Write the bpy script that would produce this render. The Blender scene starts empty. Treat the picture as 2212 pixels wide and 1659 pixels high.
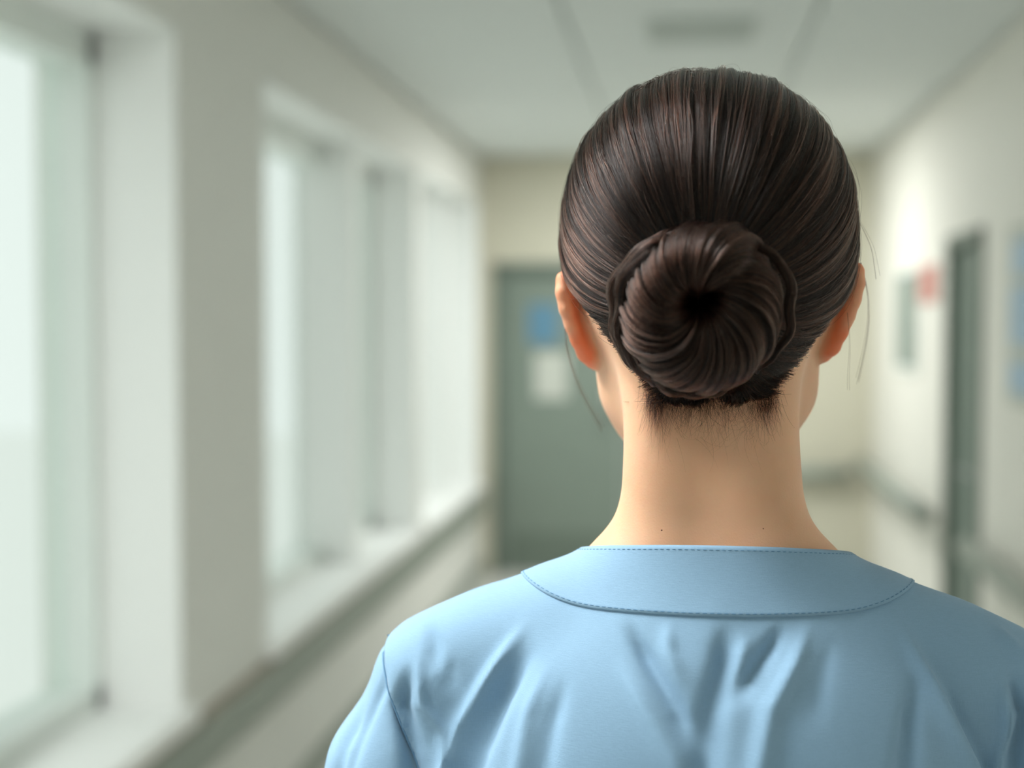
import bpy, bmesh, math
import numpy as np
from mathutils import Vector

# ------------------------------------------------------------------ camera, sky, exposure
scene = bpy.context.scene
col = scene.collection
FOCUS = 0.70
cam_data = bpy.data.cameras.new('camera')
cam_data.lens = 50.0
cam_data.sensor_width = 36.0
cam_data.clip_start = 0.05
cam_data.clip_end = 300
cam_data.dof.use_dof = True
cam_data.dof.focus_distance = FOCUS
cam_data.dof.aperture_fstop = 3.6
cam = bpy.data.objects.new('camera', cam_data)
col.objects.link(cam)
cam.location = (0, 0, 1.6)
cam.rotation_euler = (math.radians(90 - 2.41), 0, math.radians(6.94))
scene.camera = cam

world = bpy.data.worlds.new('overcast_sky')
scene.world = world
world.use_nodes = True
wn = world.node_tree.nodes
wn['Background'].inputs[0].default_value = (0.95, 1.0, 0.98, 1)
wn['Background'].inputs[1].default_value = 0.82

scene.view_settings.view_transform = 'Standard'
scene.view_settings.look = 'None'
scene.view_settings.exposure = 0.28
scene.view_settings.gamma = 1.0
scene.view_settings.use_curve_mapping = False

FILL = 29.0      # emission of the added fill panels
rng = np.random.default_rng(7)

# ------------------------------------------------------------------ helpers
def tag(o, label=None, cat=None, group=None, kind=None):
    if label: o['label'] = label
    if cat: o['category'] = cat
    if group: o['group'] = group
    if kind: o['kind'] = kind
    return o

def empty(name, loc=(0, 0, 0)):
    o = bpy.data.objects.new(name, None)
    o.location = loc
    o.empty_display_size = 0.05
    col.objects.link(o)
    return o

def link(name, me, mat=None, parent=None, smooth=False):
    if mat is not None:
        me.materials.append(mat)
    if smooth:
        me.polygons.foreach_set('use_smooth', np.ones(len(me.polygons), dtype=bool))
    o = bpy.data.objects.new(name, me)
    col.objects.link(o)
    if parent is not None:
        o.parent = parent
    return o

class MB:
    """collects boxes and tubes, builds one mesh object"""
    def __init__(self):
        self.v = []; self.f = []
    def box(self, x0, x1, y0, y1, z0, z1):
        b = len(self.v)
        self.v += [(x, y, z) for z in (z0, z1) for y in (y0, y1) for x in (x0, x1)]
        self.f += [tuple(b + i for i in q) for q in
                   ((0, 2, 3, 1), (4, 5, 7, 6), (0, 1, 5, 4), (2, 6, 7, 3), (0, 4, 6, 2), (1, 3, 7, 5))]
        return self
    def tube(self, pts, r, n=10, cap=True):
        pts = [Vector(p) for p in pts]
        b = len(self.v)
        rr = r if isinstance(r, (list, tuple)) else [r] * len(pts)
        prev = None
        for i, p in enumerate(pts):
            t = (pts[min(i + 1, len(pts) - 1)] - pts[max(i - 1, 0)]).normalized()
            if prev is None:
                a = t.orthogonal().normalized()
            else:
                a = (prev - t * prev.dot(t)).normalized()
            prev = a
            c = t.cross(a)
            for k in range(n):
                an = 2 * math.pi * k / n
                q = p + (a * math.cos(an) + c * math.sin(an)) * rr[i]
                self.v.append(tuple(q))
        for i in range(len(pts) - 1):
            for k in range(n):
                k2 = (k + 1) % n
                self.f.append((b + i * n + k, b + i * n + k2, b + (i + 1) * n + k2, b + (i + 1) * n + k))
        if cap:
            self.f.append(tuple(b + k for k in reversed(range(n))))
            self.f.append(tuple(b + (len(pts) - 1) * n + k for k in range(n)))
        return self
    def build(self, name, mat, parent=None, bevel=0.0, smooth=False):
        me = bpy.data.meshes.new(name)
        me.from_pydata(self.v, [], self.f)
        me.update()
        o = link(name, me, mat, parent, smooth)
        if bevel > 0:
            m = o.modifiers.new('bevel', 'BEVEL')
            m.width = bevel; m.segments = 2; m.limit_method = 'ANGLE'
        return o

def srgb(r, g, b):
    def f(c):
        c /= 255.0
        return c / 12.92 if c <= 0.04045 else ((c + 0.055) / 1.055) ** 2.4
    return (f(r), f(g), f(b), 1)

def principled(name, color, rough=0.6, spec=0.4, noise=0.0, nscale=8.0, bump=0.0, bscale=80.0, metallic=0.0):
    m = bpy.data.materials.new(name)
    m.use_nodes = True
    nt = m.node_tree
    p = nt.nodes['Principled BSDF']
    p.inputs['Base Color'].default_value = color
    p.inputs['Roughness'].default_value = rough
    p.inputs['Specular IOR Level'].default_value = spec
    p.inputs['Metallic'].default_value = metallic
    tc = nt.nodes.new('ShaderNodeTexCoord')
    if noise > 0:
        n = nt.nodes.new('ShaderNodeTexNoise')
        n.inputs['Scale'].default_value = nscale
        n.inputs['Detail'].default_value = 5
        nt.links.new(tc.outputs['Object'], n.inputs['Vector'])
        mx = nt.nodes.new('ShaderNodeMix')
        mx.data_type = 'RGBA'
        mx.inputs[6].default_value = tuple(c * (1 - noise) for c in color[:3]) + (1,)
        mx.inputs[7].default_value = tuple(min(1, c * (1 + noise)) for c in color[:3]) + (1,)
        nt.links.new(n.outputs['Fac'], mx.inputs[0])
        nt.links.new(mx.outputs[2], p.inputs['Base Color'])
    if bump > 0:
        n2 = nt.nodes.new('ShaderNodeTexNoise')
        n2.inputs['Scale'].default_value = bscale
        nt.links.new(tc.outputs['Object'], n2.inputs['Vector'])
        bp = nt.nodes.new('ShaderNodeBump')
        bp.inputs['Strength'].default_value = bump
        bp.inputs['Distance'].default_value = 0.002
        nt.links.new(n2.outputs['Fac'], bp.inputs['Height'])
        nt.links.new(bp.outputs['Normal'], p.inputs['Normal'])
    return m

def glass_mat():
    m = bpy.data.materials.new('window_glass')
    m.use_nodes = True
    nt = m.node_tree
    nt.nodes.clear()
    out = nt.nodes.new('ShaderNodeOutputMaterial')
    tr = nt.nodes.new('ShaderNodeBsdfTransparent')
    tr.inputs[0].default_value = (0.95, 0.985, 0.965, 1)
    gl = nt.nodes.new('ShaderNodeBsdfGlossy')
    gl.inputs['Roughness'].default_value = 0.02
    lw = nt.nodes.new('ShaderNodeLayerWeight')
    lw.inputs[0].default_value = 0.5
    pw = nt.nodes.new('ShaderNodeMath'); pw.operation = 'POWER'
    pw.inputs[1].default_value = 5.0
    nt.links.new(lw.outputs['Facing'], pw.inputs[0])
    fr = nt.nodes.new('ShaderNodeMath'); fr.operation = 'MULTIPLY_ADD'
    fr.inputs[1].default_value = 0.4; fr.inputs[2].default_value = 0.03
    nt.links.new(pw.outputs[0], fr.inputs[0])
    mx = nt.nodes.new('ShaderNodeMixShader')
    nt.links.new(fr.outputs[0], mx.inputs[0])
    nt.links.new(tr.outputs[0], mx.inputs[1])
    nt.links.new(gl.outputs[0], mx.inputs[2])
    nt.links.new(mx.outputs[0], out.inputs[0])
    return m

M = {
    'wall': principled('painted_wall', srgb(232, 232, 227), 0.7, 0.3, 0.03, 3, 0.15, 120),
    'endwall': principled('beige_end_wall', srgb(206, 202, 184), 0.7, 0.3, 0.03, 3, 0.15, 120),
    'rwall': principled('cream_wall', srgb(234, 231, 222), 0.65, 0.3, 0.03, 3, 0.15, 120),
    'reveal': principled('white_window_paint', srgb(247, 248, 246), 0.5, 0.4, 0.01, 5),
    'frame': principled('white_window_frame', srgb(234, 240, 236), 0.4, 0.5, 0.02, 6),
    'glass': glass_mat(),
    'ceil': principled('ceiling_tile_white', srgb(226, 230, 228), 0.8, 0.2, 0.03, 30, 0.3, 200),
    'ceilgap': principled('ceiling_grid_grey', srgb(200, 205, 201), 0.7, 0.3, 0.02, 10),
    'floor': principled('vinyl_floor', srgb(214, 214, 208), 0.35, 0.5, 0.06, 25),
    'door': principled('grey_green_door', srgb(128, 140, 130), 0.45, 0.4, 0.04, 4),
    'doorframe': principled('grey_green_door_frame', srgb(112, 124, 114), 0.45, 0.4, 0.03, 4),
    'rail': principled('grey_green_rail', srgb(150, 158, 148), 0.45, 0.4, 0.04, 6),
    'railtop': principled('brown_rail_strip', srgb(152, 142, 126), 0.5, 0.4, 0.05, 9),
    'steel': principled('brushed_steel', srgb(190, 192, 190), 0.35, 0.5, 0.03, 40, metallic=1.0),
    'vent': principled('vent_grey', srgb(196, 202, 197), 0.6, 0.3, 0.02, 20),
    'blue': principled('blue_sign_plastic', srgb(98, 140, 165), 0.4, 0.4, 0.02, 20),
    'paleblue': principled('pale_blue_print', srgb(172, 196, 216), 0.5, 0.3, 0.05, 15),
    'paper': principled('white_paper', srgb(200, 203, 194), 0.7, 0.2, 0.02, 15),
    'red': principled('red_sign_plastic', srgb(206, 128, 118), 0.4, 0.4, 0.02, 20),
    'board': principled('grey_green_board', srgb(128, 140, 130), 0.6, 0.3, 0.05, 18),
    'ground': principled('pale_paving', srgb(243, 243, 240), 0.8, 0.2, 0.02, 0.6),
}

# ------------------------------------------------------------------ the corridor
XL, XR, YB, YF, H = -1.30, 1.15, 9.0, -6.0, 2.66
T = 0.38
ZB, ZT = 0.60, 2.36
WINDOWS = [(6.96, 8.84), (4.30, 6.80), (1.05, 3.54), (-1.90, 0.80), (-5.00, -2.15)]

tag(MB().box(XL - T, XR + 0.25, YF - 0.2, YB + 0.25, -0.15, 0).build('floor', M['floor']), kind='structure')
tag(MB().box(-60, XL - T, -60, 60, -3.3, -3.2).build('ground_outside', M['ground']), 'pale paved ground outside the windows', kind='structure')

# left wall with the window openings
w = MB()
ys = [YF]
for (a, b) in sorted(WINDOWS):
    w.box(XL - T, XL, ys[-1], a, 0, H)
    ys.append(b)
    w.box(XL - T, XL, a, b, 0, ZB - 0.05)
    w.box(XL - T, XL, a, b, ZT, H)
w.box(XL - T, XL, ys[-1], YB, 0, H)
tag(w.build('wall_left', M['wall']), kind='structure')

for n, (a, b) in enumerate(WINDOWS):
    r = empty('window_%d' % (n + 1), (XL, (a + b) / 2, ZB))
    tag(r, kind='structure')
    oy, oz = (a + b) / 2, ZB
    def P(mb, name, mat, bevel=0.0):
        mb.v = [(x - XL, y - oy, z - oz) for (x, y, z) in mb.v]
        return mb.build(name, mat, r, bevel)
    xf0, xf1 = XL - 0.33, XL - 0.21          # frame depth
    for (y0, y1) in ((a, a + 0.012), (b - 0.012, b)):
        P(MB().box(xf1, XL + 0.003, y0, y1, ZB, ZT), 'reveal_lining', M['reveal'])
    P(MB().box(xf1, XL + 0.003, a, b, ZT - 0.012, ZT), 'reveal_lining', M['reveal'])
    P(MB().box(xf0, XL + 0.035, a - 0.02, min(b + 0.055, YB - 0.01), ZB - 0.05, ZB), 'sill', M['reveal'], 0.006)
    ym = a + (b - a) * 0.605
    fr = MB()
    fr.box(xf0, xf1, a, a + 0.05, ZB, ZT).box(xf0, xf1, b - 0.05, b, ZB, ZT)
    fr.box(xf0, xf1, a, b, ZB, ZB + 0.06).box(xf0, xf1, a, b, ZT - 0.10, ZT - 0.012)
    P(fr, 'frame', M['frame'])
    P(MB().box(xf0, XL - 0.075, ym, ym + 0.10, ZB, ZT - 0.012), 'mullion', M['reveal'], 0.004)
    P(MB().box(xf0 + 0.03, xf0 + 0.036, a + 0.05, ym, ZB + 0.06, ZT - 0.10), 'pane', M['glass'])
    P(MB().box(xf0 + 0.03, xf0 + 0.036, ym + 0.10, b - 0.05, ZB + 0.06, ZT - 0.10), 'pane', M['glass'])

# far wall with its double door
DX0, DX1, DZ = -1.215, 0.42, 1.99
w = MB()
w.box(XL - T, DX0, YB, YB + 0.25, 0, H).box(DX1, XR + 0.25, YB, YB + 0.25, 0, H).box(DX0, DX1, YB, YB + 0.25, DZ, H)
tag(w.build('wall_far', M['endwall']), kind='structure')
d = tag(empty('door_1', ((DX0 + DX1) / 2, YB, 0)), kind='structure')
dm = (DX0 + DX1) / 2
def dbox(name, mat, x0, x1, y0, y1, z0, z1, bevel=0.0, par=None):
    return MB().box(x0 - dm, x1 - dm, y0 - YB, y1 - YB, z0, z1).build(name, mat, par or d, bevel)
fr = MB()
fr.box(DX0 - dm, DX0 + 0.05 - dm, -0.02, 0.2, 0, DZ).box(DX1 - 0.05 - dm, DX1 - dm, -0.02, 0.2, 0, DZ)
fr.box(DX0 - dm, DX1 - dm, -0.02, 0.2, DZ - 0.05, DZ)
fr.build('door_frame', M['doorframe'], d, 0.004)
for (x0, x1, hx) in ((DX0 + 0.053, dm - 0.002, dm - 0.09), (dm + 0.002, DX1 - 0.053, dm + 0.09)):
    leaf = dbox('door_leaf', M['door'], x0, x1, YB + 0.05, YB + 0.095, 0.006, DZ - 0.053, 0.002)
    h = MB().tube([(hx - dm, -0.0, 0.95), (hx - dm, -0.0, 1.2)], 0.011)
    h.tube([(hx - dm, 0.05, 0.97), (hx - dm, 0.0, 0.97)], 0.008).tube([(hx - dm, 0.05, 1.18), (hx - dm, 0.0, 1.18)], 0.008)
    hd = h.build('handle', M['steel'], leaf, smooth=True)
    kick = MB().box(x0 + 0.05 - dm, x1 - 0.05 - dm, 0.047, 0.05, 0.04, 0.26).build('kick_plate', M['doorframe'], leaf)

# right wall with its door
RY0, RY1, RZ = 5.72, 6.44, 1.98
w = MB()
w.box(XR, XR + 0.25, YF, RY0, 0, H).box(XR, XR + 0.25, RY1, YB, 0, H).box(XR, XR + 0.25, RY0, RY1, RZ, H)
tag(w.build('wall_right', M['rwall']), kind='structure')
d2 = tag(empty('door_2', (XR, (RY0 + RY1) / 2, 0)), kind='structure')
oy = (RY0 + RY1) / 2
fr = MB()
fr.box(-0.02, 0.2, RY0 - oy, RY0 + 0.05 - oy, 0, RZ).box(-0.02, 0.2, RY1 - 0.05 - oy, RY1 - oy, 0, RZ)
fr.box(-0.02, 0.2, RY0 - oy, RY1 - oy, RZ - 0.05, RZ)
fr.build('door_frame', M['doorframe'], d2, 0.004)
leaf = MB().box(0.03, 0.075, RY0 + 0.053 - oy, RY1 - 0.053 - oy, 0.006, RZ - 0.053).build('door_leaf', M['door'], d2, 0.002)
h = MB().tube([(0.03, RY0 + 0.12 - oy, 1.0), (-0.03, RY0 + 0.12 - oy, 1.0), (-0.03, RY0 + 0.24 - oy, 1.0)], 0.010)
h.build('handle', M['steel'], leaf, smooth=True)

tag(MB().box(XL - T, XR + 0.25, YF - 0.2, YF, 0, H).build('wall_near', M['rwall']), kind='structure')

# skirting
for nm, bx in (('left', (XL, XL + 0.015, YF, YB)),):
    tag(MB().box(*bx, 0, 0.09).build('baseboard_' + nm, M['rail'], None, 0.003), kind='structure')
tag(MB().box(XR - 0.015, XR, YF, RY0, 0, 0.09).box(XR - 0.015, XR, RY1, YB, 0, 0.09).build('baseboard_right', M['rail']), kind='structure')

# ceiling of separate tiles in a recessed grid
ceil = tag(MB().box(XL - T, XR + 0.25, YF - 0.2, YB + 0.25, H + 0.02, H + 0.14).build('ceiling', M['ceilgap']), kind='structure')
cxs = [XL, -0.42, 0.44, XR]
cys = [YB - 0.0 - 2.25 * k for k in range(8)][::-1]
cys[0] = YF
cys = [YF, -4.75, -2.5, -0.25, 2.0, 4.25, 6.5, 8.75, YB]
VX, VY, VS = 0.05, 5.2, 0.17
tile_mesh = {}
for i in range(3):
    for j in range(len(cys) - 1):
        x0, x1 = cxs[i] + 0.008, cxs[i + 1] - 0.008
        y0, y1 = cys[j] + 0.008, cys[j + 1] - 0.008
        key = (i, round(y1 - y0, 3))
        if key not in tile_mesh:
            hx, hy = (x1 - x0) / 2, (y1 - y0) / 2
            mb = MB().box(-hx, hx, -hy, hy, -0.0, 0.025)
            me = bpy.data.meshes.new('ceiling_tile'); me.from_pydata(mb.v, [], mb.f); me.materials.append(M['ceil'])
            tile_mesh[key] = me
        o = bpy.data.objects.new('ceiling_tile', tile_mesh[key])
        col.objects.link(o); o.parent = ceil
        o.location = ((x0 + x1) / 2, (y0 + y1) / 2, H)

# air vent
v = tag(empty('ceiling_vent', (VX, VY, H)), 'square grey air vent set in the ceiling', 'vent')
vb = MB()
for (x0, x1, y0, y1) in ((-VS, VS, -VS - 0.02, -VS), (-VS, VS, VS, VS + 0.02), (-VS - 0.02, -VS, -VS - 0.02, VS + 0.02), (VS, VS + 0.02, -VS - 0.02, VS + 0.02)):
    vb.box(x0, x1, y0, y1, -0.014, 0.0)
vb.build('frame', M['vent'], v)
MB().box(-VS, VS, -VS, VS, -0.002, 0.0).build('backing', M['board'], v)
for k in range(8):
    y = -VS + 0.02 + k * (2 * VS - 0.04) / 7
    s = MB(); s.v = [(-VS, y - 0.014, -0.003), (VS, y - 0.014, -0.003), (VS, y + 0.010, -0.013), (-VS, y + 0.010, -0.013),
                     (-VS, y - 0.014, -0.001), (VS, y - 0.014, -0.001), (VS, y + 0.010, -0.011), (-VS, y + 0.010, -0.011)]
    s.f = [(0, 1, 2, 3), (7, 6, 5, 4), (0, 4, 5, 1), (1, 5, 6, 2), (2, 6, 7, 3), (3, 7, 4, 0)]
    s.build('slat', M['vent'], v)

# added ceiling panels, out of sight, that fill the corridor and side-light the person
fill_mat = bpy.data.materials.new('fill_panel_emitter')
fill_mat.use_nodes = True
lp = fill_mat.node_tree.nodes['Principled BSDF']
lp.inputs['Base Color'].default_value = (0.9, 0.9, 0.9, 1)
lp.inputs['Emission Color'].default_value = (0.98, 1.0, 0.98, 1)
lp.inputs['Emission Strength'].default_value = FILL
FILL_PANELS = [(-0.02, 7.6, 0.42, 'near the double door'), (-0.88, 0.70, 0.45, 'close to the windows left of the person')]
for (px_, py_, hl_, wh) in FILL_PANELS:
    g = tag(empty('fill_panel', (px_, py_, H)), 'added fill light panel at the ceiling, %s' % wh, 'light', 'added fill panels, unseen at the ceiling')
    fb = MB()
    for b in ((-0.28, 0.28, -hl_ - 0.03, -hl_), (-0.28, 0.28, hl_, hl_ + 0.03), (-0.28, -0.25, -hl_, hl_), (0.25, 0.28, -hl_, hl_)):
        fb.box(*b, -0.012, 0)
    fb.build('frame', M['reveal'], g)
    MB().box(-0.25, 0.25, -hl_, hl_, -0.008, 0).build('emitter', fill_mat, g)

# wall guard rail under the windows
g = tag(empty('wall_guard_rail', (XL, 3.0, 0.4)), 'grey-green wall guard rail running below the window sills', 'rail')
MB().box(0, 0.035, YF - 3.0, YB - 3.0, 0.0, 0.125).build('rail_body', M['rail'], g, 0.012)
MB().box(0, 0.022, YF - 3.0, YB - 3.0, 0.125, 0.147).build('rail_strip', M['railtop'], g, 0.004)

def handrail(loc, pts, brackets, label):
    g = tag(empty('handrail', loc), label, 'handrail')
    L = Vector(loc)
    o = MB().tube([Vector(p) - L for p in pts], 0.042, 14).build('rail', M['rail'], g, smooth=True)
    for (p, q) in brackets:
        MB().tube([Vector(p) - L, Vector(q) - L], 0.014).build('bracket', M['steel'], g, smooth=True)
    return g
rx = XR - 0.075
handrail((XR, 7.7, 0.74), [(rx, RY1 + 0.1, 0.74), (rx, YB - 0.03, 0.74)],
         [((XR, y, 0.72), (rx, y, 0.74)) for y in (6.8, 7.7, 8.6)], 'grey-green handrail on the right wall between the door and the far end')
handrail((XR, 1.0, 0.74), [(rx, YF + 0.2, 0.74), (rx, RY0 - 0.1, 0.74)],
         [((XR, y, 0.72), (rx, y, 0.74)) for y in (-4.5, -2.5, -0.5, 1.5, 3.5, 5.2)], 'grey-green handrail on the right wall nearer than its door')
handrail((0.8, YB, 0.68), [(0.5, YB - 0.075, 0.68), (XR - 0.14, YB - 0.075, 0.68)],
         [((x, YB, 0.66), (x, YB - 0.075, 0.68)) for x in (0.6, 0.95)], 'short grey-green handrail on the far wall right of the double door')

# signs
s = tag(empty('door_sign', (-0.90, YB + 0.048, 1.6)), 'blue sign on the grey-green double door', 'sign')
MB().box(-0.095, 0.095, -0.006, 0, -0.125, 0.125).build('plate', M['blue'], s, 0.002)
n_ = tag(empty('paper_notice', (-0.85, YB + 0.048, 1.27)), 'white paper notice below the blue sign on the double door', 'notice')
MB().box(-0.105, 0.105, -0.002, 0, -0.148, 0.148).build('sheet', M['paper'], n_)
s = tag(empty('red_sign', (XR, 6.95, 1.79)), 'red sign on the right wall beside the grey-green noticeboard', 'sign')
MB().box(-0.012, 0, -0.21, 0.21, -0.085, 0.085).build('plate', M['red'], s, 0.003)
s = tag(empty('noticeboard', (XR, 7.58, 1.62)), 'grey-green noticeboard on the right wall beyond the red sign', 'noticeboard')
MB().box(-0.012, 0, -0.30, 0.30, -0.24, 0.24).build('panel', M['board'], s)
fb = MB()
fb.box(-0.02, 0, -0.33, 0.33, 0.24, 0.265).box(-0.02, 0, -0.33, 0.33, -0.265, -0.24).box(-0.02, 0, -0.33, -0.30, -0.24, 0.24).box(-0.02, 0, 0.30, 0.33, -0.24, 0.24)
fb.build('frame', M['frame'], s, 0.003)
s = tag(empty('wall_poster', (XR, 4.75, 1.63)), 'pale poster with blue bands on the right wall nearer than the door', 'poster')
MB().box(-0.008, 0, -0.50, 0.50, -0.31, 0.31).build('backing', M['paper'], s)
MB().box(-0.0095, -0.008, -0.50, 0.44, 0.14, 0.26).build('band', M['paleblue'], s)
MB().box(-0.0095, -0.008, -0.50, 0.46, -0.10, 0.10).build('band', M['paleblue'], s)
MB().box(-0.0095, -0.008, -0.50, 0.46, -0.27, -0.16).build('band', M['paleblue'], s)
# ------------------------------------------------------------------ signed-distance modelling helpers
def unit(a):
    return a / np.maximum(np.linalg.norm(a, axis=-1, keepdims=True), 1e-12)

class Field:
    """smooth union of primitives, evaluated on a grid (locally) or at points"""
    def __init__(self):
        self.p = []
    def add(self, fn, lo, hi, k, sub=False):
        self.p.append((fn, np.array(lo, float), np.array(hi, float), k, sub))
    def ell(self, c, r, k=0.02, sub=False, rot=0.0):
        c = np.array(c, float); r = np.array(r, float)
        cr, sr = math.cos(rot), math.sin(rot)
        def fn(x, y, z):
            X, Y, Z = x - c[0], y - c[1], z - c[2]
            if rot:
                X, Z = X * cr + Z * sr, -X * sr + Z * cr
            k0 = np.sqrt((X / r[0]) ** 2 + (Y / r[1]) ** 2 + (Z / r[2]) ** 2)
            k1 = np.sqrt((X / r[0] ** 2) ** 2 + (Y / r[1] ** 2) ** 2 + (Z / r[2] ** 2) ** 2)
            return k0 * (k0 - 1) / np.maximum(k1, 1e-9)
        m = r.max() if rot else r
        self.add(fn, c - m, c + m, k, sub)
    def cone(self, a, b, ra, rb, k=0.02, sub=False):
        a = np.array(a, float); b = np.array(b, float)
        ab = b - a; L2 = float(ab @ ab)
        def fn(x, y, z):
            X, Y, Z = x - a[0], y - a[1], z - a[2]
            t = np.clip((X * ab[0] + Y * ab[1] + Z * ab[2]) / L2, 0, 1)
            return np.sqrt((X - t * ab[0]) ** 2 + (Y - t * ab[1]) ** 2 + (Z - t * ab[2]) ** 2) - (ra + (rb - ra) * t)
        m = max(ra, rb)
        self.add(fn, np.minimum(a, b) - m, np.maximum(a, b) + m, k, sub)
    def path(self, pts, rs, k=0.01, sub=False):
        for i in range(len(pts) - 1):
            self.cone(pts[i], pts[i + 1], rs[i], rs[i + 1], k, sub)
    @staticmethod
    def blend(a, b, k, sub):
        if sub:
            h = np.clip(k - np.abs(a + b), 0, None) / k
            return np.maximum(a, -b) + h * h * k * 0.25
        h = np.clip(k - np.abs(a - b), 0, None) / k
        return np.minimum(a, b) - h * h * k * 0.25
    def at(self, P):
        P = np.asarray(P, float)
        F = np.full(P.shape[:-1], 0.3)
        for (fn, lo, hi, k, sub) in self.p:
            F = self.blend(F, fn(P[..., 0], P[..., 1], P[..., 2]), k, sub)
        return F
    def grad(self, P, e=4e-4):
        g = np.stack([self.at(P + np.eye(3)[i] * e) - self.at(P - np.eye(3)[i] * e) for i in range(3)], -1)
        return unit(g)
    def grid(self, xs, ys, zs):
        F = np.full((len(xs), len(ys), len(zs)), 0.3, np.float32)
        ax = (xs, ys, zs)
        for (fn, lo, hi, k, sub) in self.p:
            mg = k + 0.02
            sl = []
            for i in range(3):
                a = max(0, int(np.searchsorted(ax[i], lo[i] - mg)) - 1)
                b = min(len(ax[i]), int(np.searchsorted(ax[i], hi[i] + mg)) + 1)
                sl.append(slice(a, b))
            if any(s.stop - s.start < 1 for s in sl):
                continue
            x = xs[sl[0]][:, None, None]; y = ys[sl[1]][None, :, None]; z = zs[sl[2]][None, None, :]
            d = np.broadcast_to(fn(x, y, z), F[sl[0], sl[1], sl[2]].shape)
            F[sl[0], sl[1], sl[2]] = self.blend(F[sl[0], sl[1], sl[2]], d, k, sub)
        return F

def surface_net(xs, ys, zs, F):
    """quads around the zero level of F on a rectilinear grid"""
    S = F < 0
    nx, ny, nz = S.shape
    cnt = np.zeros((nx - 1, ny - 1, nz - 1), np.int8)
    for i in (0, 1):
        for j in (0, 1):
            for k in (0, 1):
                cnt += S[i:nx - 1 + i, j:ny - 1 + j, k:nz - 1 + k]
    act = (cnt > 0) & (cnt < 8)
    idx = np.full(act.shape, -1, np.int64)
    I, J, K = np.nonzero(act)
    idx[I, J, K] = np.arange(len(I))
    acc = np.zeros((len(I), 3)); num = np.zeros(len(I))
    corners = [(i, j, k) for i in (0, 1) for j in (0, 1) for k in (0, 1)]
    val = {c: F[I + c[0], J + c[1], K + c[2]].astype(float) for c in corners}
    pos = {c: np.stack([xs[I + c[0]], ys[J + c[1]], zs[K + c[2]]], -1) for c in corners}
    for c in corners:
        for a in range(3):
            if c[a] == 0:
                c2 = list(c); c2[a] = 1; c2 = tuple(c2)
                va, vb = val[c], val[c2]
                m = (va < 0) != (vb < 0)
                t = va[m] / (va[m] - vb[m])
                acc[m] += pos[c][m] + (pos[c2][m] - pos[c][m]) * t[:, None]
                num[m] += 1
    V = acc / num[:, None]
    Q = []
    for a in range(3):
        b, c = (a + 1) % 3, (a + 2) % 3
        sl0 = [slice(None)] * 3; sl1 = [slice(None)] * 3
        sl0[a] = slice(0, -1); sl1[a] = slice(1, None)
        A, B = S[tuple(sl0)], S[tuple(sl1)]
        e = A != B
        lim = [slice(None)] * 3
        for q in (b, c):
            lim[q] = slice(1, S.shape[q] - 1)
        sub = e[tuple(lim)]
        W = np.stack(np.nonzero(sub), -1)
        W[:, b] += 1; W[:, c] += 1
        def cell(db, dc):
            X = W.copy(); X[:, b] -= db; X[:, c] -= dc
            return idx[X[:, 0], X[:, 1], X[:, 2]]
        q = np.stack([cell(1, 1), cell(0, 1), cell(0, 0), cell(1, 0)], -1)
        flip = ~A[W[:, 0], W[:, 1], W[:, 2]]
        q[flip] = q[flip][:, ::-1]
        Q.append(q)
    return V, np.concatenate(Q)

def axis(*segs):
    """axis((lo, hi, step), ...) -> increasing coordinates with varying step"""
    out = []
    for (lo, hi, st) in segs:
        n = max(1, int(round((hi - lo) / st)))
        out.append(np.linspace(lo, hi, n, endpoint=False))
    out.append(np.array([segs[-1][1]]))
    return np.concatenate(out)

def smooth_mesh(V, Q, it=2, lam=0.5):
    e = np.concatenate([Q[:, [0, 1]], Q[:, [1, 2]], Q[:, [2, 3]], Q[:, [3, 0]]])
    for _ in range(it):
        acc = np.zeros_like(V); n = np.zeros(len(V))
        for (a, b) in ((0, 1), (1, 0)):
            for d in range(3):
                acc[:, d] += np.bincount(e[:, a], V[e[:, b], d], len(V))
            n += np.bincount(e[:, a], minlength=len(V))
        V = V + lam * (acc / np.maximum(n, 1)[:, None] - V)
    return V

def vnormals(V, Q):
    n = np.cross(V[Q[:, 2]] - V[Q[:, 0]], V[Q[:, 3]] - V[Q[:, 1]])
    N = np.zeros_like(V)
    for k in range(4):
        for d in range(3):
            N[:, d] += np.bincount(Q[:, k], n[:, d], len(V))
    return unit(N)

def clip(V, polys, s):
    """keep the part of a polygon mesh where the per-vertex value s > 0"""
    V = [tuple(v) for v in V]
    s = list(s)
    cut = {}
    out = []
    for p in polys:
        pos = [s[i] > 0 for i in p]
        if all(pos):
            out.append(tuple(p)); continue
        if not any(pos):
            continue
        q = []
        n = len(p)
        for i in range(n):
            a, b = p[i], p[(i + 1) % n]
            if s[a] > 0:
                q.append(a)
            if (s[a] > 0) != (s[b] > 0):
                key = (min(a, b), max(a, b))
                if key not in cut:
                    t = s[a] / (s[a] - s[b])
                    va, vb = V[a], V[b]
                    V.append(tuple(va[d] + (vb[d] - va[d]) * t for d in range(3)))
                    s.append(0.0)
                    cut[key] = len(V) - 1
                q.append(cut[key])
        if len(q) > 2:
            out.append(tuple(q))
    used = sorted({i for p in out for i in p})
    mp = {o: n for n, o in enumerate(used)}
    return np.array([V[i] for i in used]), [tuple(mp[i] for i in p) for p in out]

def mesh_obj(name, V, polys, mat, parent=None, solid=0.0, smooth=True):
    me = bpy.data.meshes.new(name)
    me.from_pydata([tuple(v) for v in V], [], [tuple(int(i) for i in p) for p in polys])
    me.update()
    o = link(name, me, mat, parent, smooth)
    if solid:
        m = o.modifiers.new('thickness', 'SOLIDIFY')
        m.thickness = abs(solid); m.offset = -1 if solid > 0 else 1
    return o

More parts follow.
